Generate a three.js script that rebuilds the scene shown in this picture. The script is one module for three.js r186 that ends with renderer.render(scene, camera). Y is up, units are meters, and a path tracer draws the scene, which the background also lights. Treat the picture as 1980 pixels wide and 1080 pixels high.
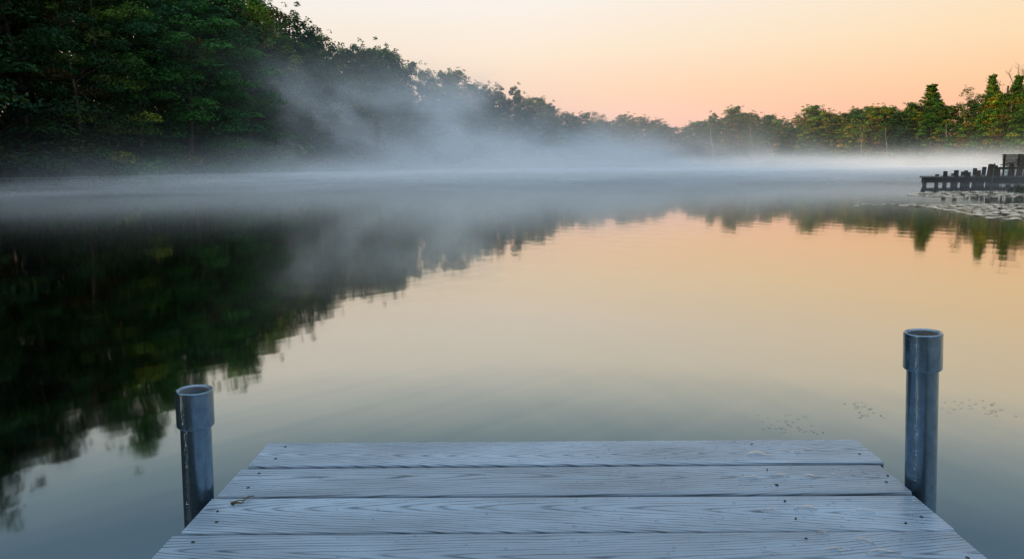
import * as THREE from 'three';
import { mergeGeometries } from 'three/addons/utils/BufferGeometryUtils.js';
import { ImprovedNoise } from 'three/addons/math/ImprovedNoise.js';

// ------------------------------------------------------------------ camera
const scene = new THREE.Scene();
const CAM_H = 1.0;                                   // metres above the water
const camera = new THREE.PerspectiveCamera(2 * Math.atan(540 / 1430) * 180 / Math.PI, 1024 / 558, 0.05, 1200);
camera.position.set(0, CAM_H, 0);
const PITCH = Math.atan(218 / 1430), ROLL = 0.5 * Math.PI / 180;
camera.rotation.set(-PITCH, 0, -ROLL, 'YXZ');
scene.add(camera);

// ------------------------------------------------------------------ sky, sun, exposure
const sm = (a, b, x) => { const t = Math.min(1, Math.max(0, (x - a) / (b - a))); return t * t * (3 - 2 * t); };
const mix = (a, b, t) => a + (b - a) * t;
const SUN_AZ = -114, SUN_EL = 15;                     // degrees; azimuth from the view direction, + to the right
const rad = Math.PI / 180;
const sunDir = new THREE.Vector3(Math.sin(SUN_AZ * rad) * Math.cos(SUN_EL * rad), Math.sin(SUN_EL * rad), -Math.cos(SUN_AZ * rad) * Math.cos(SUN_EL * rad));
const SKY_FRONT = [[-90, 0.333, 0.280, 0.247], [0, 0.667, 0.380, 0.333], [3.2, 0.667, 0.397, 0.317], [5.5, 0.667, 0.473, 0.350], [8.5, 0.660, 0.557, 0.447], [12, 0.643, 0.597, 0.557], [15, 0.620, 0.593, 0.547], [17.5, 0.440, 0.467, 0.460], [20.5, 0.220, 0.287, 0.317], [24, 0.100, 0.160, 0.213], [28, 0.093, 0.160, 0.233], [36, 0.213, 0.313, 0.427], [48, 0.415, 0.535, 0.670], [90, 0.520, 0.640, 0.775]];  // unseen belt dimmed for the water, overhead raised to light deck and mist
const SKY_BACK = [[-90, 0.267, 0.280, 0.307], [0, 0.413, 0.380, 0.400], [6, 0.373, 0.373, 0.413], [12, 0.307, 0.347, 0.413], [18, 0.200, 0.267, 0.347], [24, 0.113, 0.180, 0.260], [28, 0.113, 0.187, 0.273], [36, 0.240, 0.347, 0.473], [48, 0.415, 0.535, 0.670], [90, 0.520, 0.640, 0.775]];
function ramp(stops, e) {
  let i = 1;
  while (i < stops.length - 1 && stops[i][0] < e) i++;
  const a = stops[i - 1], b = stops[i], t = Math.min(1, Math.max(0, (e - a[0]) / (b[0] - a[0])));
  return [1, 2, 3].map((k) => mix(a[k], b[k], t));
}
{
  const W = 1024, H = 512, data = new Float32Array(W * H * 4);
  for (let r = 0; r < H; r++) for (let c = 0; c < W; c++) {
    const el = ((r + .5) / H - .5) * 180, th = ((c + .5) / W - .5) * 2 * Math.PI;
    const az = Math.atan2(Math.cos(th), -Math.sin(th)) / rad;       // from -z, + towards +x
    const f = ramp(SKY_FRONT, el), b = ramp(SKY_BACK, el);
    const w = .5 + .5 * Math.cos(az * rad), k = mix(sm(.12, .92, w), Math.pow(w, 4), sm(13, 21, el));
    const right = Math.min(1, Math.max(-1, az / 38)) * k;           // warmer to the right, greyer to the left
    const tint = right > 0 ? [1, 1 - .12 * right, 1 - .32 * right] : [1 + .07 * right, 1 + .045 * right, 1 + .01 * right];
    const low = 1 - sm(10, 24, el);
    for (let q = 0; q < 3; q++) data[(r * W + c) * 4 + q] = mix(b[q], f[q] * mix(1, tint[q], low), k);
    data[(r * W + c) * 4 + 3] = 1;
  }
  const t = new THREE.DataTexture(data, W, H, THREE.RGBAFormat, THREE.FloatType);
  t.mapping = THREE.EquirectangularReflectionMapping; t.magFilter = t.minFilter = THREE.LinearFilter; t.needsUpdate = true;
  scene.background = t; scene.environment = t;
}
const sun = new THREE.DirectionalLight(new THREE.Color(1, .77, .49), 3.2);
sun.position.copy(sunDir).multiplyScalar(300); sun.target.position.set(0, 0, -50);
sun.position.add(sun.target.position);
sun.castShadow = true; sun.shadow.radius = 12; sun.shadow.mapSize.set(4096, 4096);
Object.assign(sun.shadow.camera, { left: -160, right: 160, top: 90, bottom: -90, near: 1, far: 700 });
scene.add(sun, sun.target);
const renderer = new THREE.WebGLRenderer({ antialias: true });
renderer.toneMapping = THREE.LinearToneMapping; renderer.toneMappingExposure = 1.5;
renderer.shadowMap.enabled = true;

// ------------------------------------------------------------------ helpers
function rng(seed) { let a = seed >>> 0; return () => { a = (a + 0x6d2b79f5) | 0; let t = Math.imul(a ^ (a >>> 15), 1 | a); t = (t + Math.imul(t ^ (t >>> 7), 61 | t)) ^ t; return ((t ^ (t >>> 14)) >>> 0) / 4294967296; }; }
const perlin = new ImprovedNoise();
const n3 = (x, y, z) => perlin.noise(x + 31.7, y + 11.3, z + 57.1);
const fbm = (x, y, z, o = 4) => { let s = 0, a = .5; for (let i = 0; i < o; i++) { s += a * n3(x, y, z); x = x * 2.03 + 7.1; y = y * 2.03 + 3.7; z = z * 2.03 + 9.2; a *= .5; } return s; };
const counts = {};
const numbered = (n) => { const k = counts[n] = (counts[n] ?? -1) + 1; return k ? n + '_' + String(k).padStart(3, '0') : n; };
function tag(o, label, category, group, kind) { if (label) o.userData.label = label; if (category) o.userData.category = category; if (group) o.userData.group = group; if (kind) o.userData.kind = kind; return o; }
function mesh(name, geo, mat, parent) { const m = new THREE.Mesh(geo, mat); m.name = parent && parent !== scene ? name : numbered(name); m.castShadow = m.receiveShadow = true; (parent ?? scene).add(m); return m; }
function thing(name, x = 0, y = 0, z = 0, turn = 0) { const g = new THREE.Group(); g.name = numbered(name); g.position.set(x, y, z); g.rotation.y = turn; scene.add(g); return g; }
function cloneThing(src) { const c = src.clone(); c.name = numbered(src.name.replace(/_\d{3}$/, '')); c.userData = {}; scene.add(c); return c; }
function geoOf(pos, idx, { normal, uv, color, colorSize = 3 } = {}) {
  const g = new THREE.BufferGeometry();
  g.setAttribute('position', new THREE.BufferAttribute(new Float32Array(pos), 3));
  if (uv) g.setAttribute('uv', new THREE.BufferAttribute(new Float32Array(uv), 2));
  if (color) g.setAttribute('color', new THREE.BufferAttribute(new Float32Array(color), colorSize));
  g.setIndex(idx);
  if (normal) g.setAttribute('normal', new THREE.BufferAttribute(new Float32Array(normal), 3)); else g.computeVertexNormals();
  return g;
}
function tex(w, h, fill, srgb) {
  const d = new Uint8Array(w * h * 4);
  for (let y = 0; y < h; y++) for (let x = 0; x < w; x++) { const v = fill(x, y); for (let c = 0; c < 3; c++) d[(y * w + x) * 4 + c] = Math.max(0, Math.min(255, 255 * (Array.isArray(v) ? v[c] : v))); d[(y * w + x) * 4 + 3] = 255; }
  const t = new THREE.DataTexture(d, w, h); t.wrapS = t.wrapT = THREE.RepeatWrapping; t.magFilter = THREE.LinearFilter; t.minFilter = THREE.LinearMipmapLinearFilter; t.generateMipmaps = true;
  if (srgb) t.colorSpace = THREE.SRGBColorSpace; t.needsUpdate = true; return t;
}
const std = (r, g, b, rough = .8, extra = {}) => new THREE.MeshStandardMaterial({ color: new THREE.Color().setRGB(r, g, b), roughness: rough, ...extra });
const ORD = ['first', 'second', 'third', 'fourth', 'fifth', 'sixth', 'seventh', 'eighth', 'ninth', 'tenth', 'eleventh', 'twelfth', 'thirteenth', 'fourteenth', 'fifteenth', 'sixteenth', 'seventeenth', 'eighteenth', 'nineteenth', 'twentieth'];
const TENS = { 2: 'twenty', 3: 'thirty', 4: 'forty', 5: 'fifty', 6: 'sixty', 7: 'seventy' };
const ordinal = (i) => i < 20 ? ORD[i] : (i + 1) % 10 === 0 ? TENS[(i + 1) / 10].replace(/y$/, 'ieth') : TENS[Math.floor((i + 1) / 10)] + '-' + ORD[(i + 1) % 10 - 1];
// screen column (of 1980) of a place, and the horizon's row there: used to set tree heights against the photograph's skyline
const pxOf = (x, z) => 990 + 1430 * x / -z;
const horizonAt = (px) => 322 - (px - 990) * Math.tan(ROLL);

// ------------------------------------------------------------------ lake outline
const SHORE = [[-26, 14], [-25.6, -5], [-24.8, -20], [-24, -34], [-23, -50], [-21.4, -70], [-18.2, -92], [-13, -112], [-4, -130], [9, -142], [22, -148], [33, -148], [42, -138], [47, -122], [53, -114], [61, -108], [61, -94], [58, -82], [46, -60], [32, -43], [26.5, -32], [24, -20], [19, -5], [16, 9], [6, 8], [-8, 9], [-18, 13]];
const NS = SHORE.length;
function lakeDist(x, z) {                              // signed distance: negative over the water
  let best = 1e9, inside = false;
  for (let i = 0, j = NS - 1; i < NS; j = i++) {
    const [ax, az] = SHORE[j], [bx, bz] = SHORE[i], dx = bx - ax, dz = bz - az;
    const t = Math.min(1, Math.max(0, ((x - ax) * dx + (z - az) * dz) / (dx * dx + dz * dz)));
    best = Math.min(best, Math.hypot(x - ax - dx * t, z - az - dz * t));
    if ((az > z) !== (bz > z) && x < ax + (z - az) / (bz - az) * dx) inside = !inside;
  }
  return inside ? -best : best;
}
const groundH = (x, z) => {
  const d = lakeDist(x, z) + .8 * n3(x * .12, 0, z * .12);
  return d < 0 ? Math.max(-2.6, d * .22 - .05) : Math.min(d * .22 - .05, 3.9 + Math.min(1.6, Math.max(-9, d - 18) * .08)) + .35 * sm(1, 6, d) * n3(x * .2, 3, z * .2);
};

// ------------------------------------------------------------------ ground and water
{
  const N = 210, S = 700, pos = [], col = [], idx = [];
  for (let j = 0; j <= N; j++) for (let i = 0; i <= N; i++) {
    const u = i / N * 2 - 1, v = j / N * 2 - 1, x = (u * .45 + u * u * u * .55) * S / 2 + 10, z = (v * .45 + v * v * v * .55) * S / 2 - 60;
    const y = groundH(x, z), k = .5 + .8 * fbm(x * .2, 0, z * .2), m = y < .1 ? 0 : 1;
    pos.push(x, y, z); col.push(mix(.02, mix(.035, .055, k), m), mix(.022, mix(.038, .045, k), m), mix(.016, mix(.018, .026, k), m));
  }
  for (let j = 0; j < N; j++) for (let i = 0; i < N; i++) { const a = j * (N + 1) + i, b = a + 1, c = a + N + 1, d = c + 1; idx.push(a, c, b, b, c, d); }
  tag(mesh('ground', geoOf(pos, idx, { color: col }), std(1, 1, 1, .95, { vertexColors: true })), null, null, null, 'structure');
}
const rip = tex(512, 512, (x, y) => {
  const P = 2 * Math.PI / 512; let h = 0;
  for (const [a, b, p, w] of [[3, 1, .3, .5], [2, 5, 1.7, .5], [7, 2, 2.6, .35], [5, -4, .9, .3], [11, 6, 4.1, .2], [9, -8, 5.2, .2], [17, 3, 2.2, .12], [13, -15, .4, .1], [26, 9, 3.3, .06], [21, -23, 1.3, .06]]) h += w * Math.sin(P * (a * x + b * y) + p);
  return .5 + h * .16;
});
rip.repeat.set(1 / 3.2, 1 / 3.2);
const waterMat = new THREE.MeshPhysicalMaterial({ color: new THREE.Color().setRGB(.44, .48, .50), specularColor: new THREE.Color().setRGB(1, .92, .80), roughness: .045, metalness: 1, bumpMap: rip, bumpScale: .0011 });
{
  const s = new THREE.Shape(); SHORE.forEach(([x, z], i) => { const d = Math.hypot(x - 5, z + 60), k = (d + 5) / d, X = 5 + (x - 5) * k, Z = -60 + (z + 60) * k; i ? s.lineTo(X, -Z) : s.moveTo(X, -Z); });
  const g = new THREE.ShapeGeometry(s); g.rotateX(-Math.PI / 2);   // uv of a shape is its x, y in metres
  tag(mesh('water', g, waterMat), null, null, null, 'structure');
}

// ------------------------------------------------------------------ trees
const leafMats = {};
function leafMat(key, r, g, b) { return leafMats[key] ??= new THREE.MeshPhysicalMaterial({ name: 'leaf_' + key, color: new THREE.Color().setRGB(r, g, b), roughness: .75, specularIntensity: .15, vertexColors: true, transmission: .3, thickness: 0, side: THREE.DoubleSide }); }
const barkTex = tex(128, 256, (x, y) => { const s = .55 + .5 * fbm(x * .14, y * .018, 2, 3) + .2 * n3(x * .4, y * .1, 5); return [s, s * .95, s * .88]; });
const barkMat = new THREE.MeshStandardMaterial({ color: new THREE.Color().setRGB(.11, .09, .07), map: barkTex, bumpMap: barkTex, bumpScale: .03, roughness: .95 });
const paleBark = new THREE.MeshStandardMaterial({ color: new THREE.Color().setRGB(.42, .40, .36), map: barkTex, bumpMap: barkTex, bumpScale: .02, roughness: .9 });

function limb(points, r0, r1, sides = 5) {              // tapered tube along points
  const c = new THREE.CatmullRomCurve3(points), n = Math.max(3, points.length * 2), pos = [], idx = [], uv = [];
  const fr = c.computeFrenetFrames(n, false);
  for (let i = 0; i <= n; i++) {
    const p = c.getPointAt(i / n), r = mix(r0, r1, Math.pow(i / n, .8));
    for (let k = 0; k <= sides; k++) {
      const a = k / sides * 2 * Math.PI, N = fr.normals[i], B = fr.binormals[i];
      pos.push(p.x + r * (Math.cos(a) * N.x + Math.sin(a) * B.x), p.y + r * (Math.cos(a) * N.y + Math.sin(a) * B.y), p.z + r * (Math.cos(a) * N.z + Math.sin(a) * B.z)); uv.push(k / sides, i / n * 4);
    }
  }
  for (let i = 0; i < n; i++) for (let k = 0; k < sides; k++) { const a = i * (sides + 1) + k; idx.push(a, a + sides + 1, a + 1, a + 1, a + sides + 1, a + sides + 2); }
  return geoOf(pos, idx, { uv });
}
class Leaves {
  constructor(rand) { this.r = rand; this.pos = []; this.idx = []; this.col = []; }
  // one folded leaf of length l at p, its face turned towards n, its tip towards d
  leaf(px, py, pz, nx, ny, nz, l, w, c) {
    const r = this.r; let dx = r() - .5, dy = (r() - .62) * .7, dz = r() - .5;
    const dn = dx * nx + dy * ny + dz * nz; dx -= dn * nx; dy -= dn * ny; dz -= dn * nz; const q = Math.hypot(dx, dy, dz) || 1; dx /= q; dy /= q; dz /= q;
    const bx = ny * dz - nz * dy, by = nz * dx - nx * dz, bz = nx * dy - ny * dx, h = l / 2, v = w / 2, f = w * .18, o = this.pos.length / 3;
    this.pos.push(px - dx * h, py - dy * h, pz - dz * h, px + bx * v + nx * f, py + by * v + ny * f, pz + bz * v + nz * f, px + dx * h, py + dy * h, pz + dz * h, px - bx * v + nx * f, py - by * v + ny * f, pz - bz * v + nz * f);
    for (let k = 0; k < 4; k++) this.col.push(...c);
    this.idx.push(o, o + 1, o + 2, o, o + 2, o + 3);
  }
  clump(cx, cy, cz, sx, sy, sz, n, l, c, droop = .25, up = .65) {
    const r = this.r;
    for (let i = 0; i < n; i++) {
      let x, y, z, d; do { x = r() * 2 - 1; y = r() * 2 - 1; z = r() * 2 - 1; d = x * x + y * y + z * z; } while (d > 1 || r() > .35 + d);
      let nx = x * .5 + (r() - .5) * 1.0, ny = up + (r() - .5) * .8, nz = z * .5 + (r() - .5) * 1.0; const q = Math.hypot(nx, ny, nz); nx /= q; ny /= q; nz /= q;
      const k = .72 + .56 * r(), j = l * (.65 + .7 * r());
      this.leaf(cx + x * sx, cy + y * sy - droop * (x * x + z * z) * sx, cz + z * sz, nx, ny, nz, j, j * .62, [c[0] * k, c[1] * k, c[2] * k]);
    }
  }
  build() { return geoOf(this.pos, this.idx, { color: this.col }); }
}
const TONES = { green: [.034, .098, .024], deep: [.020, .062, .026], lime: [.085, .125, .022], gold: [.135, .125, .022], rust: [.15, .085, .022], brown: [.076, .066, .026] };
// a broadleaf tree about 15 m tall: { trunk, crown }
function broadleaf(seed, { H = 15, R = 3.6, N = 62, n = 210, l = .19, flat = .42, base = .16, tones = [['green', 6], ['deep', 3], ['lime', 1]], open = 0, leader = 1 } = {}) {
  const r = rng(seed), L = new Leaves(r), wood = [], bag = tones.flatMap(([t, k]) => Array(k).fill(TONES[t]));
  const lean = [(r() - .5) * .9, (r() - .5) * .9], at = (t) => new THREE.Vector3(lean[0] * t * t * 1.6 + .25 * Math.sin(t * 5 + seed), H * t, lean[1] * t * t * 1.6 + .25 * Math.cos(t * 4 + seed));
  wood.push(limb([0, .2, .4, .6, .8, .93].map((t) => at(t).add(new THREE.Vector3(0, t ? 0 : -1, 0))), H * .0155, H * .002, 7));
  for (let i = 0; i < N; i++) {
    const t = Math.pow((i + r()) / N, .92), a = i * 2.39996 + (r() - .5) * 1.1;
    const lob = 1 + .55 * n3(Math.cos(a) * 1.2 + seed, t * 3.1, Math.sin(a) * 1.2);
    const prof = R * Math.pow(Math.sin(Math.PI * (.17 + .80 * t)), .62) * lob * (1 - .25 * t * t * leader);
    const rho = prof * (.42 + .58 * Math.sqrt(r())), ht = base + (1 - base) * t * .965, c = at(ht);
    const x = c.x + Math.cos(a) * rho, z = c.z + Math.sin(a) * rho, y = c.y - .06 * rho + (r() - .5) * .5;
    const s = R * (.20 + .17 * r()) * (1 - .30 * t) * (H / 15);
    if (i % 3 === 0 || open) {
      const s0 = at(Math.max(.08, ht - .10 - .12 * r())), e = new THREE.Vector3(x, y, z), m = s0.clone().lerp(e, .5); m.y += .25 * r() * rho * .5;
      wood.push(limb([s0, m, e], H * .0048 * (1.2 - ht), .012, 4));
    }
    const tone = bag[Math.floor(r() * bag.length)], kk = .45 + 1.15 * r() * (.6 + .4 * r()), q = n * (.6 + .8 * r()) * (1 - open * r());  // clump tones spread wide to paint in lit sprays and dark gaps
    L.clump(x, y, z, s * (1 + .35 * r()), s * flat, s * (1 + .35 * r()), q | 0, l, tone.map((v) => v * kk), .16 + .25 * r());
  }
  // a few sprigs past the outline, so that it is not smooth
  for (let i = 0; i < N * .32; i++) {
    const t = .25 + .75 * r(), a = r() * 6.283, c = at(base + (1 - base) * t), p = R * Math.pow(Math.sin(Math.PI * (.17 + .78 * t)), .62) * (.84 + .2 * r());
    L.clump(c.x + Math.cos(a) * p, c.y + .35 * r() + (t > .9 ? .5 * r() : 0), c.z + Math.sin(a) * p, .28 + .25 * r(), .2 + .12 * r(), .28 + .25 * r(), n * .13 | 0, l, bag[Math.floor(r() * bag.length)], .3);
  }
  return { trunk: mergeGeometries(wood), crown: L.build() };
}
// a tiered pine: whorls of long level boughs
function pine(seed, { H = 14, R = 3.4, l = .24, n = 110, tiers = 16 } = {}) {
  const r = rng(seed), L = new Leaves(r), wood = [limb([0, .25, .5, .75, 1].map((t) => new THREE.Vector3(.25 * Math.sin(t * 3), H * t - (t ? 0 : 1), .1 * t)), H * .014, .03, 7)];
  for (let k = 0; k < tiers; k++) {
    const t = .12 + .86 * Math.pow((k + .6 * r()) / tiers, .8), y = H * t, R1 = R * 1.15 * Math.pow(1.03 - t, .95) * (.65 + .6 * r()) + .10, nb = 4 + (r() * 3 | 0);
    for (let b = 0; b < nb; b++) {
      const a = b * 6.2832 / nb + r() * 2.5, len = R1 * (.45 + .85 * r()), up = .08 + .5 * t * r(), tone = r() < .3 ? TONES.lime : TONES.green, kk = .55 + .5 * r();
      const P = (q) => new THREE.Vector3(Math.cos(a) * len * q, y + len * up * q * q + .1 * q, Math.sin(a) * len * q);
      wood.push(limb([P(0), P(.5), P(1)], .07 * (1.2 - t), .012, 4));
      for (const q of [.22, .42, .6, .76, .9, 1.02]) { const p = P(q), s = (.20 + .30 * (1 - t)) * (.6 + .9 * r()); L.clump(p.x + (r() - .5) * .3, p.y + .2 * r(), p.z + (r() - .5) * .3, s * 1.25, s * (.6 + .7 * r()), s * 1.25, n * .5 * (.5 + .7 * r()) | 0, l, tone.map((v) => v * kk), -.1, .5); }
    }
  }
  L.clump(.1, H * .985, 0, .16, .45, .16, 26, l, TONES.green, 0, .3);
  return { trunk: mergeGeometries(wood), crown: L.build() };
}
// a bare tree: three generations of boughs and a few last leaves
function bareTree(seed, H = 15) {
  const r = rng(seed), parts = [], twigs = [], V = THREE.Vector3;
  const grow = (p, d, len, rad0, gen) => {
    const e = p.clone().addScaledVector(d, len), m = p.clone().lerp(e, .5).add(new V((r() - .5), (r() - .3), (r() - .5)).multiplyScalar(len * .08));
    (gen > 1 ? twigs : parts).push(limb([p, m, e], rad0, rad0 * .5, gen > 1 ? 3 : 5));
    if (gen > 3) return;
    const k = gen === 0 ? 9 : 5;
    for (let i = 0; i < k; i++) {
      const t = gen === 0 ? .35 + .62 * i / k : .3 + .7 * (i + r()) / k, q = p.clone().lerp(e, t), a = r() * 6.283, s = .45 + .35 * r();
      const dd = d.clone().multiplyScalar(1.1).add(new V(Math.cos(a) * s, .35 * r(), Math.sin(a) * s)).normalize();
      grow(q, dd, len * (gen === 0 ? .42 : .55) * (.7 + .5 * r()) * (1.15 - t * .35), rad0 * .42, gen + 1);
    }
  };
  grow(new V(0, -1, 0), new V(.03, 1, .02).normalize(), H * .62, H * .011, 0);
  return { trunk: mergeGeometries(parts), twigs: mergeGeometries(twigs) };
}
function shrub(seed, { R = 1.5, n = 150, l = .15, N = 16, tones = [['green', 5], ['deep', 3], ['lime', 2]] } = {}) {
  const r = rng(seed), L = new Leaves(r), wood = [], bag = tones.flatMap(([t, k]) => Array(k).fill(TONES[t]));
  for (let i = 0; i < N; i++) {
    const a = i * 2.4 + r(), q = Math.sqrt((i + .5) / N) * R, y = (.35 + .9 * r()) * R * (1.15 - .55 * q / R), x = Math.cos(a) * q, z = Math.sin(a) * q, s = R * (.26 + .16 * r());
    wood.push(limb([new THREE.Vector3(x * .1, -.3, z * .1), new THREE.Vector3(x * .5, y * .6, z * .5), new THREE.Vector3(x, y, z)], .03, .008, 4));
    L.clump(x, y, z, s * 1.3, s * .6, s * 1.3, n * (.7 + .6 * r()) | 0, l, bag[Math.floor(r() * bag.length)].map((v) => v * (.8 + .4 * r())), .35);
  }
  return { trunk: mergeGeometries(wood), crown: L.build() };
}

const NEAR = [
  broadleaf(11, { R: 3.9, N: 74, n: 215, l: .20, flat: .34 }),
  broadleaf(23, { R: 3.4, N: 70, n: 215, l: .18, flat: .38, tones: [['green', 7], ['deep', 2], ['lime', 1], ['gold', 1]] }),
  broadleaf(37, { R: 4.2, N: 76, n: 210, l: .21, flat: .32, tones: [['green', 5], ['deep', 5]] }),
  broadleaf(41, { R: 3.2, N: 68, n: 210, l: .18, flat: .36, tones: [['green', 7], ['lime', 3], ['gold', 1], ['rust', 1]] }),
  broadleaf(59, { R: 3.7, N: 72, n: 205, l: .20, flat: .34, base: .10, tones: [['deep', 8], ['green', 3]] }),
];
const FAR = [
  broadleaf(101, { R: 3.4, N: 60, n: 112, l: .31, flat: .55, tones: [['green', 5], ['lime', 3], ['brown', 1]] }),
  broadleaf(113, { R: 3.0, N: 56, n: 112, l: .30, flat: .6, tones: [['green', 4], ['deep', 3]] }),
  broadleaf(127, { R: 3.9, N: 64, n: 108, l: .32, flat: .5, tones: [['lime', 4], ['green', 3], ['gold', 2]] }),
  broadleaf(139, { R: 3.0, N: 54, n: 112, l: .30, flat: .55, tones: [['brown', 4], ['green', 3], ['lime', 2]] }),
  broadleaf(151, { R: 3.2, N: 46, n: 66, l: .28, flat: .5, open: .55, tones: [['lime', 3], ['brown', 2], ['green', 3]] }),
  broadleaf(163, { R: 3.5, N: 62, n: 112, l: .31, flat: .6, base: .08, tones: [['deep', 5], ['green', 4]] }),
];
const PINES = [pine(7), pine(19, { R: 2.6, H: 15, tiers: 19 })];
const BUSH = [shrub(3), shrub(5, { tones: [['green', 6], ['deep', 2], ['gold', 1]] }), shrub(9, { R: 1.3, n: 90, l: .22, tones: [['lime', 3], ['brown', 2], ['green', 4]] })];
const MAT = { near: leafMat('near', 1.4, 1.75, 1.15), cool: leafMat('cool', .85, 1.0, 1.0), shade: leafMat('shade', .62, .72, .7), far: leafMat('far', 1.6, 1.35, 1.05), warm: leafMat('warm', 2.6, 2.0, .8), gold: leafMat('gold', 3.3, 2.3, .7), olive: leafMat('olive', 1.9, 1.4, .9) };  // shade: edge shade put into leaf colour; warm, gold: autumn colour plus painted sun
const WORD = { near: 'mid green', cool: 'cool dark green', shade: 'shade-darkened green', far: 'green', warm: 'warm yellow-green', gold: 'golden yellow-green', olive: 'olive brown' };

const SKYLINE = [[-400, -420], [300, -260], [430, -90], [490, -20], [507, 8], [545, 66], [575, 58], [640, 106], [680, 127], [715, 112], [745, 112], [765, 130], [800, 157], [870, 160], [920, 182], [1000, 190], [1060, 214], [1110, 236], [1160, 230], [1240, 236], [1310, 247], [1340, 238], [1410, 222], [1480, 233], [1530, 236], [1565, 216], [1600, 236], [1660, 216], [1700, 221], [1745, 212], [1830, 204], [1870, 184], [1900, 170], [1960, 186], [2000, 186], [2200, 180]];
const skyAt = (px) => { let i = 1; while (i < SKYLINE.length - 1 && SKYLINE[i][0] < px) i++; const a = SKYLINE[i - 1], b = SKYLINE[i]; return mix(a[1], b[1], Math.min(1, Math.max(0, (px - a[0]) / (b[0] - a[0])))); };
const placed = [];
function plant(kind, proto, x, z, h, mat, row, turn, sx = 1, bark = barkMat) {
  const y = groundH(x, z) - .05, g = thing(kind, x, y, z, turn), box = (proto.crown ?? proto.twigs); box.boundingBox ?? box.computeBoundingBox();
  const k = (h - y) / box.boundingBox.max.y * 1.05; g.scale.set(k * sx, k, k * sx);
  mesh('trunk', proto.trunk, bark, g);
  if (proto.crown) mesh('crown', proto.crown, mat, g); else mesh('branches', proto.twigs, bark, g);
  placed.push({ g, kind, row, px: pxOf(x, z), z, word: Object.keys(MAT).find((k) => MAT[k] === mat) });
  return g;
}
{
  const r = rng(2024), along = [];
  for (let i = 0; i < NS - 1; i++) { const [ax, az] = SHORE[i], [bx, bz] = SHORE[i + 1], len = Math.hypot(bx - ax, bz - az), dx = (bx - ax) / len, dz = (bz - az) / len; for (let s = 0; s < len; s += .25) along.push([ax + dx * s, az + dz * s, dz, -dx]); }
  // outward normal: away from the lake
  for (const p of along) if (lakeDist(p[0] + p[2] * 2, p[1] + p[3] * 2) < 0) { p[2] = -p[2]; p[3] = -p[3]; }
  const rows = [[1.6, .74], [5.5, .88], [10.5, 1], [16.5, .97]];
  rows.forEach(([off, hk], row) => {
    let gap = 0, last = null;
    for (const [sx, sz, nx, nz] of along) {
      if (last) gap -= Math.hypot(sx - last[0], sz - last[1]); last = [sx, sz];
      if (gap > 0) continue;
      const o = off + (r() - .5) * 2.2, x = sx + nx * o, z = sz + nz * o, px = z < -8 ? pxOf(x, z) : -999;
      if (z > 16 || (x > 0 && (px > 2090 || z > -30))) { gap = .5; continue; }
      const d = -z, left = px < 560, dense = row === 2 ? 1.05 : 1;
      gap = (left ? 4.0 : px < 1000 ? 3.3 : 2.9) * (.75 + .5 * r()) / dense * (row === 0 ? .95 : 1);
      if (d < 24) gap *= row ? 1.6 : 1.2;
      let top = 20.2 - 1.6 * (1 - sm(0, 200, px)) * (d > 24 ? 1 : 0) + 2.4 * n3(z * .13, row, 4) + .8 * (r() - .5);
      if (d > 40 && px > 430) top = 1.10 * Math.min(19.5, CAM_H + (horizonAt(px) - skyAt(px)) * d / 1430);
      if (row === 0 && px > 1750) top *= .92;
      const h = Math.max(4, top * hk * (row >= 2 ? .97 + .07 * r() : .86 + .28 * r()));
      const far = d > 62, set = far ? FAR : NEAR, v = Math.floor(r() * set.length);
      let m;
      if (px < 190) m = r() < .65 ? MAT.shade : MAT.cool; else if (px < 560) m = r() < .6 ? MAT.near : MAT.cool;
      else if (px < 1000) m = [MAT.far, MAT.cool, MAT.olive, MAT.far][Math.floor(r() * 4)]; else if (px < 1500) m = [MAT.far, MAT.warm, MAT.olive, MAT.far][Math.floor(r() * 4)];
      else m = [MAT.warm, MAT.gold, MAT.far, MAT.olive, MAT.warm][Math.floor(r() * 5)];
      const k = h / 15, w = far ? Math.max(.85, Math.min(1.5, .92 / k)) : 1.0 / Math.max(.9, k) * 1.08;
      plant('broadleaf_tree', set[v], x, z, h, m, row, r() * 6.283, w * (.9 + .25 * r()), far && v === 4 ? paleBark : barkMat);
    }
  });
  // the trees that stand out of the skyline
  const spot = (px, d) => [(px - 990) / 1430 * d, -d], topAt = (px, y, d) => CAM_H + (horizonAt(px) - y) * d / 1430;
  const special = (kind, proto, px, y, d, m, label, sx, bark) => { const [x, z] = spot(px, d), g = plant(kind, proto, x, z, topAt(px, y, d), m, 9, px, sx, bark); g.userData.own = label; return g; };
  special('pine_tree', PINES[1], 1786, 172, 122, MAT.warm, 'broad pine with level tiered boughs rising above the yellow-green trees beyond the pier tip', 1.75);
  special('pine_tree', PINES[1], 1899, 155, 108, MAT.warm, 'tall pine with a ragged top beside the bare tree above the pier posts', 1.0);
  special('pine_tree', PINES[1], 1946, 156, 111, MAT.warm, 'dense upright pine standing in front of the bare tree above the bench', 1.15);
  special('bare_tree', bareTree(77), 1933, 136, 116, null, 'leafless tree with thin upright twigs sticking out above the pines behind the bench', 1.5);
  special('broadleaf_tree', FAR[4], 1852, 176, 112, MAT.olive, 'thin see-through tree poking above the canopy between two pines', .8);
  special('broadleaf_tree', FAR[4], 1978, 184, 104, MAT.warm, 'loose yellow-green treetop at the picture edge beyond the bench', 1);
  special('broadleaf_tree', FAR[5], 1566, 214, 132, MAT.far, 'rounded dark green treetop standing alone above the golden trees of the far shore', 1.05);
  special('broadleaf_tree', FAR[4], 1160, 226, 152, MAT.olive, 'thin pale treetop where the misty slope meets the far shore', 1.1);
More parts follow.
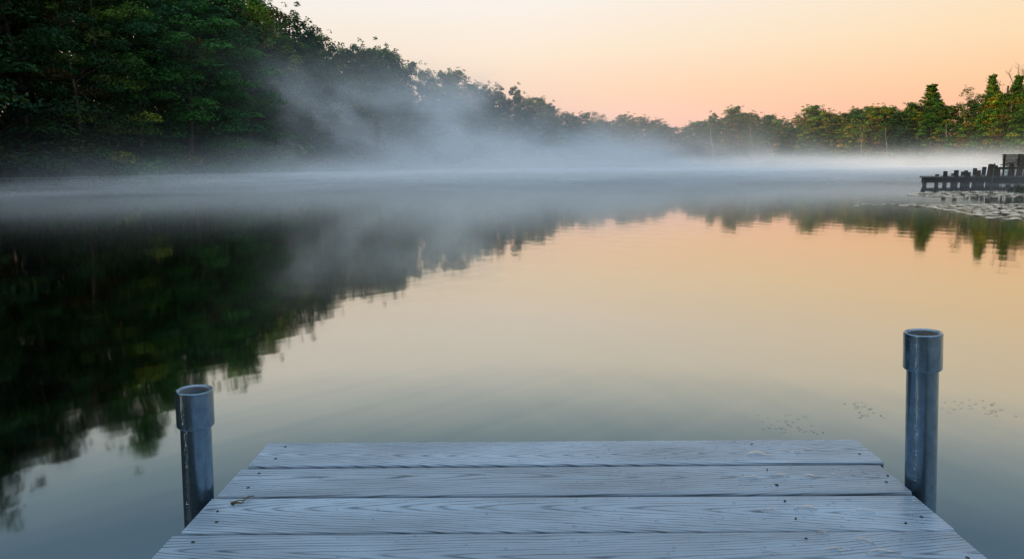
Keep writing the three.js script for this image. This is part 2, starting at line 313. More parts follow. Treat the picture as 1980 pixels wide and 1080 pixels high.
  special('broadleaf_tree', FAR[4], 722, 108, 98, MAT.olive, 'open airy treetop standing highest on the misty slope skyline', 1.15);
  special('broadleaf_tree', FAR[2], 1062, 206, 139, MAT.far, 'small dark round treetop ending the slope of the misty bank', .8);
  special('broadleaf_tree', FAR[1], 1415, 218, 158, MAT.far, 'broad dark green treetop highest on the middle of the far shore', 1.3);
  // the wood goes on behind the far corner of the lake
  for (let px = 1130, i = 0; px < 1500; px += 21, i++) { const d = 158 + 9 * r(), [x, z] = spot(px + 12 * r(), d); plant('broadleaf_tree', FAR[i * 5 % 6], x, z, topAt(px, skyAt(px) + 5 * r(), d), [MAT.far, MAT.warm, MAT.olive][i % 3], 2, r() * 6.28, 1.35); }
  for (const [px, y, k] of [[1276, 240, 1], [1300, 243, 5], [1322, 244, 1], [1345, 239, 0], [1368, 232, 5]]) { const [x, z] = spot(px, 149.5 + (px % 7)); plant('broadleaf_tree', FAR[k], x, z, topAt(px, y, 150), MAT.far, 1, px, 1.7); }
  for (let px = 1490, i = 0; px < 2010; px += 23, i++) {
    let d = 84; while (lakeDist((px - 990) / 1430 * d, -d) > 0 && d > 70) d -= 1; while (lakeDist((px - 990) / 1430 * d, -d) < 7 + 5 * r() && d < 190) d += 1.5;
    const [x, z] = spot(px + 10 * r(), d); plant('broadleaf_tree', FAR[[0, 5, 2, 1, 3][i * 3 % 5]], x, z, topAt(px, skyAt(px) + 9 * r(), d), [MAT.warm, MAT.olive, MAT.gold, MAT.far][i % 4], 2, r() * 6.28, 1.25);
  }
  // shrubs along the water
  const rs = rng(88); let gap = 0, last = null;
  for (const [sx, sz, nx, nz] of along) {
    if (last) gap -= Math.hypot(sx - last[0], sz - last[1]); last = [sx, sz];
    if (gap > 0) continue;
    const o = (rs() - .25) * 1.4, x = sx + nx * o, z = sz + nz * o, px = z < -8 ? pxOf(x, z) : -999;
    if (z > -10 || (x > 0 && (px > 2060 || z > -40))) continue;
    gap = (-z < 66 ? 2.1 : 3.1) * (.7 + .6 * rs());
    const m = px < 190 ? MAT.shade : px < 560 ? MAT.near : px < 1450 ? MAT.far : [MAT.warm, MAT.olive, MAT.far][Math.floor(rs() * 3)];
    plant('waterside_shrub', BUSH[-z < 60 ? Math.floor(rs() * 2) : 2], x, z, 1.3 + 1.5 * rs(), m, 5, rs() * 6.28, 1.25 + .4 * rs());
    const o2 = 3.5 + 5 * rs(), x2 = sx + nx * o2, z2 = sz + nz * o2;
    plant('understory_shrub', BUSH[-z < 60 ? Math.floor(rs() * 2) : 2], x2, z2, groundH(x2, z2) + 2.6 + 1.8 * rs(), m, 6, rs() * 6.28, 1.1 + .3 * rs());
  }
  // names for all of them, by where they stand and how many from the left
  const zone = (p) => p.px < 0 ? 0 : p.px < 430 ? 1 : p.px < 1000 ? 2 : p.px < 1500 ? 3 : 4;
  const WHERE = ['left of the dock', 'of the dark near wood', 'of the misty slope', 'of the far shore', 'beyond the pier'];
  const ROWS = { 0: 'in the front row', 1: 'in the middle row', 2: 'in the third row', 3: 'in the last row' };
  for (const kind of ['broadleaf_tree', 'waterside_shrub', 'understory_shrub']) for (let zn = 0; zn < 5; zn++) for (const row of [0, 1, 2, 3, 5, 6]) {
    const list = placed.filter((p) => p.kind === kind && zone(p) === zn && p.row === row && !p.g.userData.own).sort((a, b) => a.px - b.px);
    list.forEach((p, i) => kind === 'broadleaf_tree' ? tag(p.g, `${WORD[p.word]} tree, ${ordinal(i)} from left ${ROWS[row]} ${WHERE[zn]}`, 'tree', 'trees ' + WHERE[zn])
      : tag(p.g, `${WORD[p.word]} ${row === 5 ? 'waterline' : 'tall understory'} shrub, ${ordinal(i)} from left ${WHERE[zn]}`, 'shrub', row === 5 ? 'shrubs along the waterline' : 'shrubs under the trees'));
  }
  for (const p of placed) if (p.g.userData.own) { tag(p.g, p.g.userData.own, 'tree'); delete p.g.userData.own; }
}

// ------------------------------------------------------------------ the dock in front
const DECK = .335;                                     // top of the boards above the water
const BOARDS = [                                       // x from, x to, z far left, z far right, depth
  [-.601, .836, -1.7384, -1.7282, .1440], [-.612, .818, -1.5830, -1.5745, .1425], [-.6185, .8125, -1.4345, -1.4200, .1455], [-.628, .8050, -1.2790, -1.2685, .1450],
  [-.640, .795, -1.1240, -1.1130, .1440], [-.649, .786, -.9690, -.9580, .1440], [-.658, .777, -.8140, -.8030, .1440]];
function grain(k) {
  // height of the embossed grain at x, y metres (0 ground level, 1 top of the ridges) and a slow blotch
  const c = .9 + .4 * (k % 3), L0 = .080 + .02 * (k % 2), flip = k === 1 || k === 5;
  return (x, y) => {
    const X = flip ? x * .9 + .3 : x, yc = y - .070 - .022 * Math.sin(X * 2.3 + k * 1.9) - .012 * n3(X * 3, k * 7, 0);
    const R = Math.sqrt((yc / .0088) ** 2 + c * c) * (1 + .06 * n3(X * 4, yc * 20, k)) - X / L0 * (1 + .18 * Math.sin(X * 1.7 + k)) + .9 * fbm(X * 5, y * 26, k * 3.3, 3);
    const f = R - Math.floor(R), groove = Math.exp(-(((f - .5) / .15) ** 2));
    const fine = n3(X * 60, y * 900, k) * .5 + n3(X * 150, y * 2200, k + 9) * .5, streak = .55 + .6 * n3(X * 9, y * 160, k + 3);
    return [Math.max(0, groove * Math.min(1, Math.max(.15, streak)) + .22 * Math.max(0, fine)), .5 + .8 * fbm(X * 3, y * 9, k + 21, 4)];
  };
}
const hash = (x, y, k) => { const v = Math.sin(x * 12.9898 + y * 78.233 + k * 37.7) * 43758.5453; return v - Math.floor(v); };
const boardMats = [0, 1, 2, 3].map((k) => {
  const W = 2048, H = 256, g = grain(k), cache = new Float32Array(W * H * 2);
  for (let y = 0; y < H; y++) for (let x = 0; x < W; x++) { const v = g(x / W * 1.5, y / H * .16); cache[(y * W + x) * 2] = v[0]; cache[(y * W + x) * 2 + 1] = v[1]; }
  const G = (x, y) => cache[(y * W + x) * 2], B = (x, y) => cache[(y * W + x) * 2 + 1];
  return new THREE.MeshPhysicalMaterial({
    map: tex(W, H, (x, y) => { const s = Math.max(.25, .76 - .43 * G(x, y) + .05 * (hash(x, y, k) - .5)) * (.80 + .36 * B(x, y)) * [.96, .90, .98, .92][k]; const g = G(x, y); return [s * (.90 - .10 * g), s * .985, s * (1.06 + .05 * g)]; }, true),
    roughnessMap: tex(W, H, (x, y) => Math.max(.12, .36 - .26 * B(x, y) + .25 * G(x, y))), roughness: 1,
    bumpMap: tex(W, H, (x, y) => .75 - .6 * G(x, y) + .12 * B(x, y)), bumpScale: .0012, specularIntensity: 1, ior: 1.5, clearcoat: .35, clearcoatRoughness: .22,
  });
});
function boardGeo(L, D, T, flipU) {                    // one deck board along x with rounded long edges; the origin is its far left top corner
  const rr = .0055, prof = [], pos = [], uv = [], idx = [], nor = [];
  const arc = (cy, cz, a0, a1) => { for (let i = 0; i <= 4; i++) { const a = a0 + (a1 - a0) * i / 4; prof.push([cy + rr * Math.sin(a), cz + rr * Math.cos(a), Math.sin(a), Math.cos(a)]); } };
  arc(-rr, rr, Math.PI, Math.PI / 2); arc(-rr, D - rr, Math.PI / 2, 0); arc(-T + rr, D - rr, 0, -Math.PI / 2); arc(-T + rr, rr, -Math.PI / 2, -Math.PI);
  prof.push(prof[0]);
  const NX = 12;
  for (let i = 0; i <= NX; i++) for (const [y, z, ny, nz] of prof) { const x = L * i / NX; pos.push(x, y, z); nor.push(0, ny, nz); uv.push(flipU ? (1.5 - x) / 1.5 : x / 1.5, (z - y * .4) / .16); }
  const n = prof.length;
  for (let i = 0; i < NX; i++) for (let j = 0; j < n - 1; j++) { const a = i * n + j, b = a + n; idx.push(a, a + 1, b, b, a + 1, b + 1); }
  for (const [x, s] of [[0, -1], [L, 1]]) { const o = pos.length / 3; for (const [y, z] of prof) { pos.push(x, y, z); nor.push(s, 0, 0); uv.push(x / 1.5 + z, y / .16); } for (let j = 1; j < n - 2; j++) s > 0 ? idx.push(o, o + j, o + j + 1) : idx.push(o, o + j + 1, o + j); }
  return geoOf(pos, idx, { normal: nor, uv });
}
const galv = (() => {
  const f = (x, y) => { const a = fbm(x * .045, y * .05, 3, 4), b = fbm(x * .012, y * .006, 8, 3), c = n3(x * .3, y * .3, 4); return { v: .66 + .22 * a + .22 * b + .06 * c, s: Math.max(0, fbm(x * .05, y * .02, 15, 4) - .22) * 2 }; };
  const m = tex(512, 512, (x, y) => { const { v, s } = f(x, y); return [v * .86 + s * .04, v * .93, v * (1.0 - s * .2)]; }), ro = tex(512, 512, (x, y) => { const { v, s } = f(x, y); return .72 - .45 * v + .5 * s; });
  return new THREE.MeshStandardMaterial({ color: new THREE.Color().setRGB(.40, .53, .62), map: m, roughnessMap: ro, roughness: .68, metalness: .96, bumpMap: ro, bumpScale: .00005 });
})();
const darkSteel = std(.05, .055, .06, .55, { metalness: .6 }), screwMat = std(.05, .045, .035, .5, { metalness: .5 });
const dock = tag(thing('dock', 0, 0, 0), 'grey composite dock boards wet with dew, running out over the lake in the foreground', 'dock');
const boardPoint = (k, u, v) => { const [x0, x1, z0, z1, d] = BOARDS[k]; return [mix(x0, x1, u), DECK, mix(z0, z1, u) + d * v]; };
BOARDS.forEach(([x0, x1, z0, z1, D], k) => {
  const L = Math.hypot(x1 - x0, z1 - z0), b = mesh('board', boardGeo(L, D, .026, k === 1 || k === 4), boardMats[k % 4], dock);
  b.position.set(x0, DECK - (k % 3) * .0008, z0); b.rotation.y = -Math.atan2(z1 - z0, x1 - x0);
  for (const [u, v] of [[.035, .2], [.035, .72], [.978, .66]]) {
    const s = mesh('screw', new THREE.CylinderGeometry(.0034, .0034, .004, 12), screwMat, b);
    s.position.set(u * L + .006 * n3(k, v * 5, u * 3), -.0012, v * D);
  }
});
{
  const box = (w, h, d, x, y, z, ry = 0) => { const g = new THREE.BoxGeometry(w, h, d); g.rotateY(ry); g.translate(x, y, z); return g; };
  const t = Math.atan2(.058, .93);
  for (const [x, n] of [[-.600, 'left'], [.795, 'right']]) mesh('side_rail', box(.04, .12, .9, x, DECK - .09, -1.245, -t), darkSteel, dock);
  mesh('end_rail', box(1.30, .12, .035, .105, DECK - .09, -1.690), darkSteel, dock);
  for (const z of [-1.45, -1.1]) mesh('cross_rail', box(1.32, .08, .04, .09, DECK - .075, z), darkSteel, dock);
  // pipe sockets bolted to the side rails
  for (const [x, z, s] of [[-.660, -1.464, 1], [.862, -1.484, -1]]) {
    const g = new THREE.CylinderGeometry(.042, .042, .16, 28, 1, true); g.translate(x, DECK - .25, z);
    const g2 = new THREE.CylinderGeometry(.0335, .0335, .16, 28, 1, true); g2.translate(x, DECK - .25, z);
    const ring = new THREE.RingGeometry(.0335, .042, 28); ring.rotateX(-Math.PI / 2); ring.translate(x, DECK - .17, z);
    mesh('pipe_socket', mergeGeometries([g, g2, ring]), darkSteel, dock);
    const p = box(.036, .10, .07, x + s * .042, DECK - .24, z); mesh('bracket', p, darkSteel, dock);
  }
}
// a galvanised pipe with a threaded coupling on its top
function dockPole(x, z, top, tiltX, tiltZ, label, turn) {
  const H = top + 1.2, g = thing('dock_pole', x, -1.2, z, turn), R = .0300, C = .0365, hc = .077;
  const lathe = (pts, n = 48) => new THREE.LatheGeometry(pts.map(([a, b]) => new THREE.Vector2(a, b)), n);
  const pipe = lathe([[R, 0], [R, H - hc + .02], [R - .004, H - hc + .02], [R - .004, H - .35]]); const pu = pipe.attributes.uv, pp = pipe.attributes.position;
  for (let i = 0; i < pu.count; i++) pu.setXY(i, pu.getX(i) * .55, pp.getY(i) / .6);
  mesh('pipe', pipe, galv, g);
  const b = H - hc, co = lathe([[R + .0008, b], [C - .002, b], [C, b + .0025], [C, H - .003], [C - .0015, H], [R + .0025, H], [R + .0012, H - .002]]); const cu = co.attributes.uv, cp = co.attributes.position;
  for (let i = 0; i < cu.count; i++) cu.setXY(i, cu.getX(i) * .7 + .3, cp.getY(i) / .6);
  co.computeVertexNormals();
  const cm = mesh('coupling', co, galv, g), th = [];
  for (let k = 0; k <= 26; k++) th.push([R + (k % 2 ? -.0013 : .0012), H - .002 - k * .0019]);
  mesh('thread', lathe(th), std(.34, .38, .42, .45), cm);
  g.rotation.set(tiltX, turn, tiltZ, 'XZY'); g.position.set(x - Math.sin(-tiltZ) * 0, -1.2, z);
  g.position.x += Math.tan(tiltZ) * 1.55; g.position.z -= Math.tan(tiltX) * 1.55;
  return tag(g, label, 'pole', 'dock poles');
}
dockPole(-.660, -1.464, .556, 0, -.034, 'shorter galvanised steel pole with pale threaded coupling, beside the left dock edge', .4);
dockPole(.862, -1.484, .660, 0, .058, 'taller blue-grey steel pole with a threaded coupling by the right edge of the dock', 2.4);

// ------------------------------------------------------------------ litter and water on the boards
const onBoard = (px, py) => {                          // the deck point that the photograph shows at a place (1980 x 1080)
  camera.updateMatrixWorld(true);
  const d = new THREE.Vector3((px - 990) / 1430, (540 - py) / 1430, -1).applyQuaternion(camera.quaternion), t = (DECK - CAM_H) / d.y; return [d.x * t, DECK, d.z * t];
};
{
  const r = rng(5), scrap = std(.035, .03, .015, .8);
  const spots = [[1454, 858, 'on the far board near its puddle'], [1484, 908, 'on the second board behind its dew drops'], [1502, 937, 'on the second board in the middle of its dew drops'], [1717, 919, 'on the right end of the second board'], [1518, 968, 'at the back edge of the third board'], [1539, 1002, 'the larger one on the third board in front of the dew'], [1752, 1011, 'on the third board in the reflection of the pole'], [1559, 1041, 'on the nearest board in view'], [420, 988, 'on the third board next to the twig']];
  for (const [px, py, where] of spots) {
    const [x, y, z] = onBoard(px, py), pos = [], idx = [], s = .0015 + .0016 * r(), n = 9;
    pos.push(0, .0028, 0); for (let i = 0; i < n; i++) { const a = i / n * 6.283; pos.push(Math.cos(a) * s * (1.1 + .6 * r()), .0006 + .0008 * r(), Math.sin(a) * s * (.5 + .4 * r())); }
    for (let i = 0; i < n; i++) { pos.push(pos[3 + i * 3], -.001, pos[5 + i * 3]); const a = 1 + i, b = 1 + (i + 1) % n; idx.push(0, b, a, a, b, a + n, b, b + n, a + n); }
    const m = mesh('leaf_scrap', geoOf(pos, idx), scrap); m.position.set(x, y, z); m.rotation.y = r() * 3;
    tag(m, 'small dark leaf scrap ' + where, 'leaf scrap', 'leaf scraps on the dock');
  }
  const [tx, ty, tz] = onBoard(464, 972), tw = tag(thing('leaf_stalk', tx, ty, tz), 'small brown forked leaf stalk lying on the left end of the third board', 'twig');
  const V = (a) => new THREE.Vector3(...a), tm = std(.13, .10, .035, .8);
  mesh('stalk', limb([[-.014, .003, .004], [-.004, .006, .001], [.004, .004, -.004], [.010, .005, -.018], [.020, .004, -.024]].map(V), .0014, .0009, 5), tm, tw);
  mesh('stalk', limb([[.006, .003, .004], [.008, .006, -.004], [.012, .004, -.013], [.010, .005, -.024]].map(V), .0012, .0008, 5), tm, tw);
  mesh('leaf_rag', limb([[-.016, .002, .005], [-.006, .004, .006], [.006, .002, .004]].map(V), .0030, .0012, 6), std(.10, .075, .02, .8), tw);
  const lens = (rx, rz, h, seed) => {                  // a drop of water: low dome with an uneven rim
    const q = rng(seed), pos = [], idx = [], nr = 5, na = 20, wob = Array.from({ length: 6 }, () => q() * 6.28);
    for (let i = 0; i <= nr; i++) for (let k = 0; k < na; k++) { const a = k / na * 6.2832, t = i / nr, e = 1 + .22 * Math.sin(2 * a + wob[0]) + .14 * Math.sin(3 * a + wob[1]) + .1 * Math.sin(5 * a + wob[2]); pos.push(Math.cos(a) * rx * e * t, h * Math.sqrt(Math.max(0, 1 - t ** 2.6)) - .0006 * (t === 1), Math.sin(a) * rz * e * t); }
    for (let i = 0; i < nr; i++) for (let k = 0; k < na; k++) { const a = i * na + k, b = i * na + (k + 1) % na; idx.push(a, b, a + na, b, b + na, a + na); }
    return geoOf(pos, idx);
  };
  const wet = new THREE.MeshPhysicalMaterial({ color: new THREE.Color().setRGB(.86, .88, .9), roughness: .04, ior: 1.8, transmission: 1, thickness: 0 });
  const drops = [[1468, 880, 62, 'long puddle on the far board, the largest of the dew'], [1520, 872, 22, 'dew drop right of the long puddle on the far board'], [1543, 874, 14, 'small dew drop between two others on the far board'], [1564, 870, 22, 'rightmost dew drop on the far board'], [1448, 925, 40, 'leftmost dew drop on the second board'], [1510, 921, 40, 'crescent dew drop second from the left on the second board'], [1565, 922, 34, 'dew drop in the middle of the row on the second board'], [1617, 920, 26, 'dew drop second from the right on the second board'], [1655, 918, 20, 'rightmost dew drop on the second board'], [1466, 987, 18, 'leftmost dew drop on the third board'], [1498, 989, 28, 'round dew drop second on the third board'], [1558, 984, 44, 'largest dew drop on the third board'], [1672, 989, 30, 'rightmost dew drop on the third board'], [1490, 1069, 26, 'leftmost dew drop on the nearest board'], [1608, 1066, 40, 'crescent dew drop on the nearest board'], [1672, 1048, 36, 'far dew drop on the nearest board'], [1710, 1070, 48, 'largest dew drop on the nearest board'], [1590, 1033, 26, 'dew drop at the back edge of the nearest board']];
  drops.forEach(([px, py, w, label], i) => { const [x, y, z] = onBoard(px, py), k = w / 1430 * 1.55 / 2, m = mesh('dew_drop', lens(k, Math.min(k * .8, .008 + k * .35), .0028 + k * .05, 300 + i), wet); m.position.set(x, y, z); m.rotation.y = .5 * (r() - .5); tag(m, label, 'dew drop', 'dew drops on the dock'); });
  const bead = lens(.0032, .0024, .0017, 2), N = 420, im = new THREE.InstancedMesh(bead, wet, N), M = new THREE.Matrix4(), Q = new THREE.Quaternion(), Y = new THREE.Vector3(0, 1, 0);
  for (let i = 0; i < N; i++) {
    const k = Math.floor(r() * 5), u = .5 + .48 * r() * (r() < .8 ? 1 : -1), p = boardPoint(k, Math.min(.985, u), .06 + .86 * r()), s = .4 + 1.1 * r() * r();
    M.compose(new THREE.Vector3(p[0], DECK - (k % 3) * .0008, p[2]), Q.setFromAxisAngle(Y, r() * 6), new THREE.Vector3(s * (1 + r()), s, s)); im.setMatrixAt(i, M);
  }
  im.name = 'dew_beads'; tag(im, 'fine beads of dew scattered over the wet dock boards', 'dew', null, 'stuff'); scene.add(im);
}

// ------------------------------------------------------------------ the old pier on the right
const woodTex = tex(256, 256, (x, y) => { const s = .6 + .4 * fbm(x * .02, y * .18, 4, 4) + .25 * fbm(x * .05, y * .05, 7, 3); return [s, s * .96, s * .9]; });
const oldWood = [[.046, .030, .017], [.055, .036, .020], [.032, .022, .014], [.062, .043, .025]].map(([a, b, c]) => new THREE.MeshPhysicalMaterial({ specularIntensity: .3, color: new THREE.Color().setRGB(a, b, c), map: woodTex, bumpMap: woodTex, bumpScale: .006, roughness: .85 }));
const deckWood = new THREE.MeshStandardMaterial({ color: new THREE.Color().setRGB(.13, .12, .105), map: woodTex, bumpMap: woodTex, bumpScale: .005, roughness: .6 });
function boxy(w, h, d, seed, wob = .06) {              // a weathered timber: a box with chamfers and slightly uneven corners, its base at y = 0
  const r = rng(seed), c = Math.min(w, d, h) * .09, s = new THREE.Shape(); s.moveTo(-w / 2 + c, -d / 2); s.lineTo(w / 2 - c, -d / 2); s.lineTo(w / 2, -d / 2 + c); s.lineTo(w / 2, d / 2 - c); s.lineTo(w / 2 - c, d / 2); s.lineTo(-w / 2 + c, d / 2); s.lineTo(-w / 2, d / 2 - c); s.lineTo(-w / 2, -d / 2 + c); s.closePath();
  const g = new THREE.ExtrudeGeometry(s, { depth: h, bevelEnabled: false, steps: 3 }); g.rotateX(-Math.PI / 2);
  const p = g.attributes.position, k = [r(), r(), r(), r()].map((v) => (v - .5) * wob);
  for (let i = 0; i < p.count; i++) { const t = p.getY(i) / h; p.setXYZ(i, p.getX(i) * (1 + k[0] * t) + k[1] * w * Math.sin(t * 3), p.getY(i) + (t > .95 ? k[2] * p.getX(i) : 0), p.getZ(i) * (1 + k[3] * t)); }
  g.computeVertexNormals(); return g;
}
{
  const Z0 = -32.4, Z1 = -35.0, PT = .40, X = (px, z) => (px - 990) / 1430 * -z, Yat = (px, y, z) => CAM_H + (horizonAt(px) - y) * -z / 1430;
  const pier = tag(thing('pier', X(1781, Z0), 0, Z0), 'old dark wooden pier on stubby piles standing in the misty water beyond the lily pads', 'pier'), x0 = pier.position.x, r = rng(31);
  const add = (name, g, m, x, y, z) => { const o = mesh(name, g, m, pier); o.position.set(x - x0, y, z - Z0); return o; };
  const xe = 26.5, len = xe - x0;
  // deck planks across the pier, and its edge beams
  for (let x = x0 + .02, i = 0; x < xe - .1; x += .205, i++) { const D = Math.min(2.6, .12 + (x + .1 - x0) / .5535), o = add('plank', new THREE.BoxGeometry(.19, .04, D + .05 * r()), deckWood, x + .1, PT - .02 + .008 * (r() - .5), Z0 - D / 2); o.rotation.z = .012 * (r() - .5); }
  const beam = (xa, xb, h, z, m, y) => { const g = boxy(h, xb - xa, .09, 1 + xa * 10 | 0, .02); g.rotateZ(-Math.PI / 2); return add('edge_beam', g, m, xa, y, z); };
  beam(x0 - .03, 20.9, .20, Z0 + .06, oldWood[0], PT - .145); beam(20.93, xe, .25, Z0 + .08, oldWood[2], PT - .20);
  beam(x0 + 1.46, xe, .20, Z1 - .06, oldWood[1], PT - .145);
  { const g = boxy(.09, 2.96, .20, 44, .02); g.rotateX(-Math.PI / 2); const o = add('end_beam', g, oldWood[0], x0 - .02, PT - .145, Z0); o.rotation.y = -Math.atan(.5535); }
  // piles: [px, width px, row of its top, lean, front or back row, its own tone]
  const piles = [[1784, 6.2, 343, 0, 0], [1807, 5.6, 336.2, .01, 1], [1822.4, 6, 330.4, -.01, 0], [1838, 5.5, 334.7, 0, 1], [1843.5, 6.6, 328.5, .03, 0], [1855.9, 5.4, 331, 0, 1], [1862.7, 5.2, 329, -.02, 1], [1866.5, 6.8, 332.2, 0, 0], [1879, 5.6, 324.8, .01, 1], [1886.8, 6.6, 328.8, -.03, 0], [1895.5, 5.6, 322, .09, 1], [1908.3, 7.2, 316.7, .10, 0], [1917.2, 5.8, 319.3, .02, 1], [1923, 8, 325, 0, 0], [1947, 6, 316, .10, 0], [1963.5, 8, 318, .06, 0], [1990, 6.5, 320, 0, 0]];
  piles.forEach(([px, w, top, lean, back], i) => {
    const z = back ? Z1 + .25 : Z0 - .14, W = w / 1430 * -z, h = Yat(px, top, z) + 1.0, o = add('pile', boxy(W, h, W * (.85 + .3 * r()), 70 + i, .1), oldWood[i % 4], X(px, z) - lean * 1.3, -1.0, z);
    o.rotation.set(.03 * (r() - .5), (r() - .5) * .5, -lean);
  });
  // slatted bench
  const bz = -33.3, bx = X(1924, bz), bench = tag(thing('bench', bx, PT, bz), 'long dark wooden slatted bench standing on the pier at the picture edge', 'bench'), BL = 2.6;
  const put = (name, w, h, d, x, y, z, rx = 0) => { const o = mesh(name, new THREE.BoxGeometry(w, h, d), oldWood[(x * 7 + y * 40 | 0) % 3 === 0 ? 0 : 2], bench); o.position.set(x, y, z); o.rotation.x = rx; return o; };
  for (let i = 0; i < 10; i++) put('slat', BL + .03 * (i % 2), .045, .03, BL / 2, .455 + i * .0525 + (i === 9 ? .004 : 0), .27 - .022 * i * -.35 * -1);
  for (let i = 0; i < 4; i++) put('seat_slat', BL, .035, .10, BL / 2, .385, -.14 + i * .115);
  for (const x of [.08, .72, 1.02, 1.62, 2.2, 2.52]) { put('upright', .06, .96, .05, x, .48, .225); put('leg', .07, .365, .06, x + .04, .1825, -.13); }
  put('seat_rail', BL, .06, .04, BL / 2, .335, -.165); put('seat_rail', BL, .06, .04, BL / 2, .335, .19);
  // stake in the lily pads
  const sz = -25.4, s = thing('stake', X(1909, sz), -.7, sz), sg = new THREE.CylinderGeometry(.014, .020, 1.62, 10); sg.translate(0, .81, 0);
  mesh('rod', sg, std(.10, .13, .11, .6), s); const cap = mesh('cap', new THREE.CylinderGeometry(.026, .022, .14, 10), std(.05, .06, .05, .7), s); cap.position.y = 1.60; s.rotation.z = -.075;
  tag(s, 'thin greenish leaning stake standing in the lily pads before the pier', 'stake');
  // reeds by the right edge
  const blade = (L, x, z, h, q, w = .007) => { const a = q() * 6.28, b = .12 + .5 * q() * q(), n = 5; let o = L.pos.length / 3; for (let i = 0; i <= n; i++) { const t = i / n, k = b * t * t * h, ww = w * (1 - t * .9); L.pos.push(x + Math.cos(a) * k - Math.sin(a) * ww, h * t, z + Math.sin(a) * k + Math.cos(a) * ww, x + Math.cos(a) * k + Math.sin(a) * ww, h * t, z + Math.sin(a) * k - Math.cos(a) * ww); } for (let i = 0; i < n; i++) { const c = o + i * 2; L.idx.push(c, c + 1, c + 2, c + 1, c + 3, c + 2); } };
  const reedMat = leafMat('reed', 1, 1, 1).clone(); reedMat.vertexColors = false; reedMat.color.setRGB(.055, .075, .025);
  const tuft = (px, d, n, sp, h, label, col) => { const q = rng(px), L = { pos: [], idx: [] }; for (let i = 0; i < n; i++) blade(L, (q() - .5) * sp * 2, (q() - .5) * sp, h * (.5 + .6 * q()), q); const m = col ? reedMat.clone() : reedMat; if (col) m.color.setRGB(...col); const g = thing('reed_tuft', X(px, -d), -.03, -d); mesh('blades', geoOf(L.pos, L.idx), m, g); tag(g, label, 'reeds', 'reeds by the lily pads'); };
  tuft(1974, 24.5, 240, .30, .30, 'dense green tuft of reeds at the picture edge in front of the pier');
  tuft(1950, 25, 60, .10, .24, 'small brownish tuft of reeds left of the dense green one', [.08, .06, .03]);
  tuft(1937, 25.5, 9, .10, .34, 'few thin dry stems between the stake and the brownish tuft', [.10, .085, .05]);
  tuft(1871, 25.8, 7, .08, .32, 'few thin dry stems left of the leaning stake', [.10, .085, .05]);
}

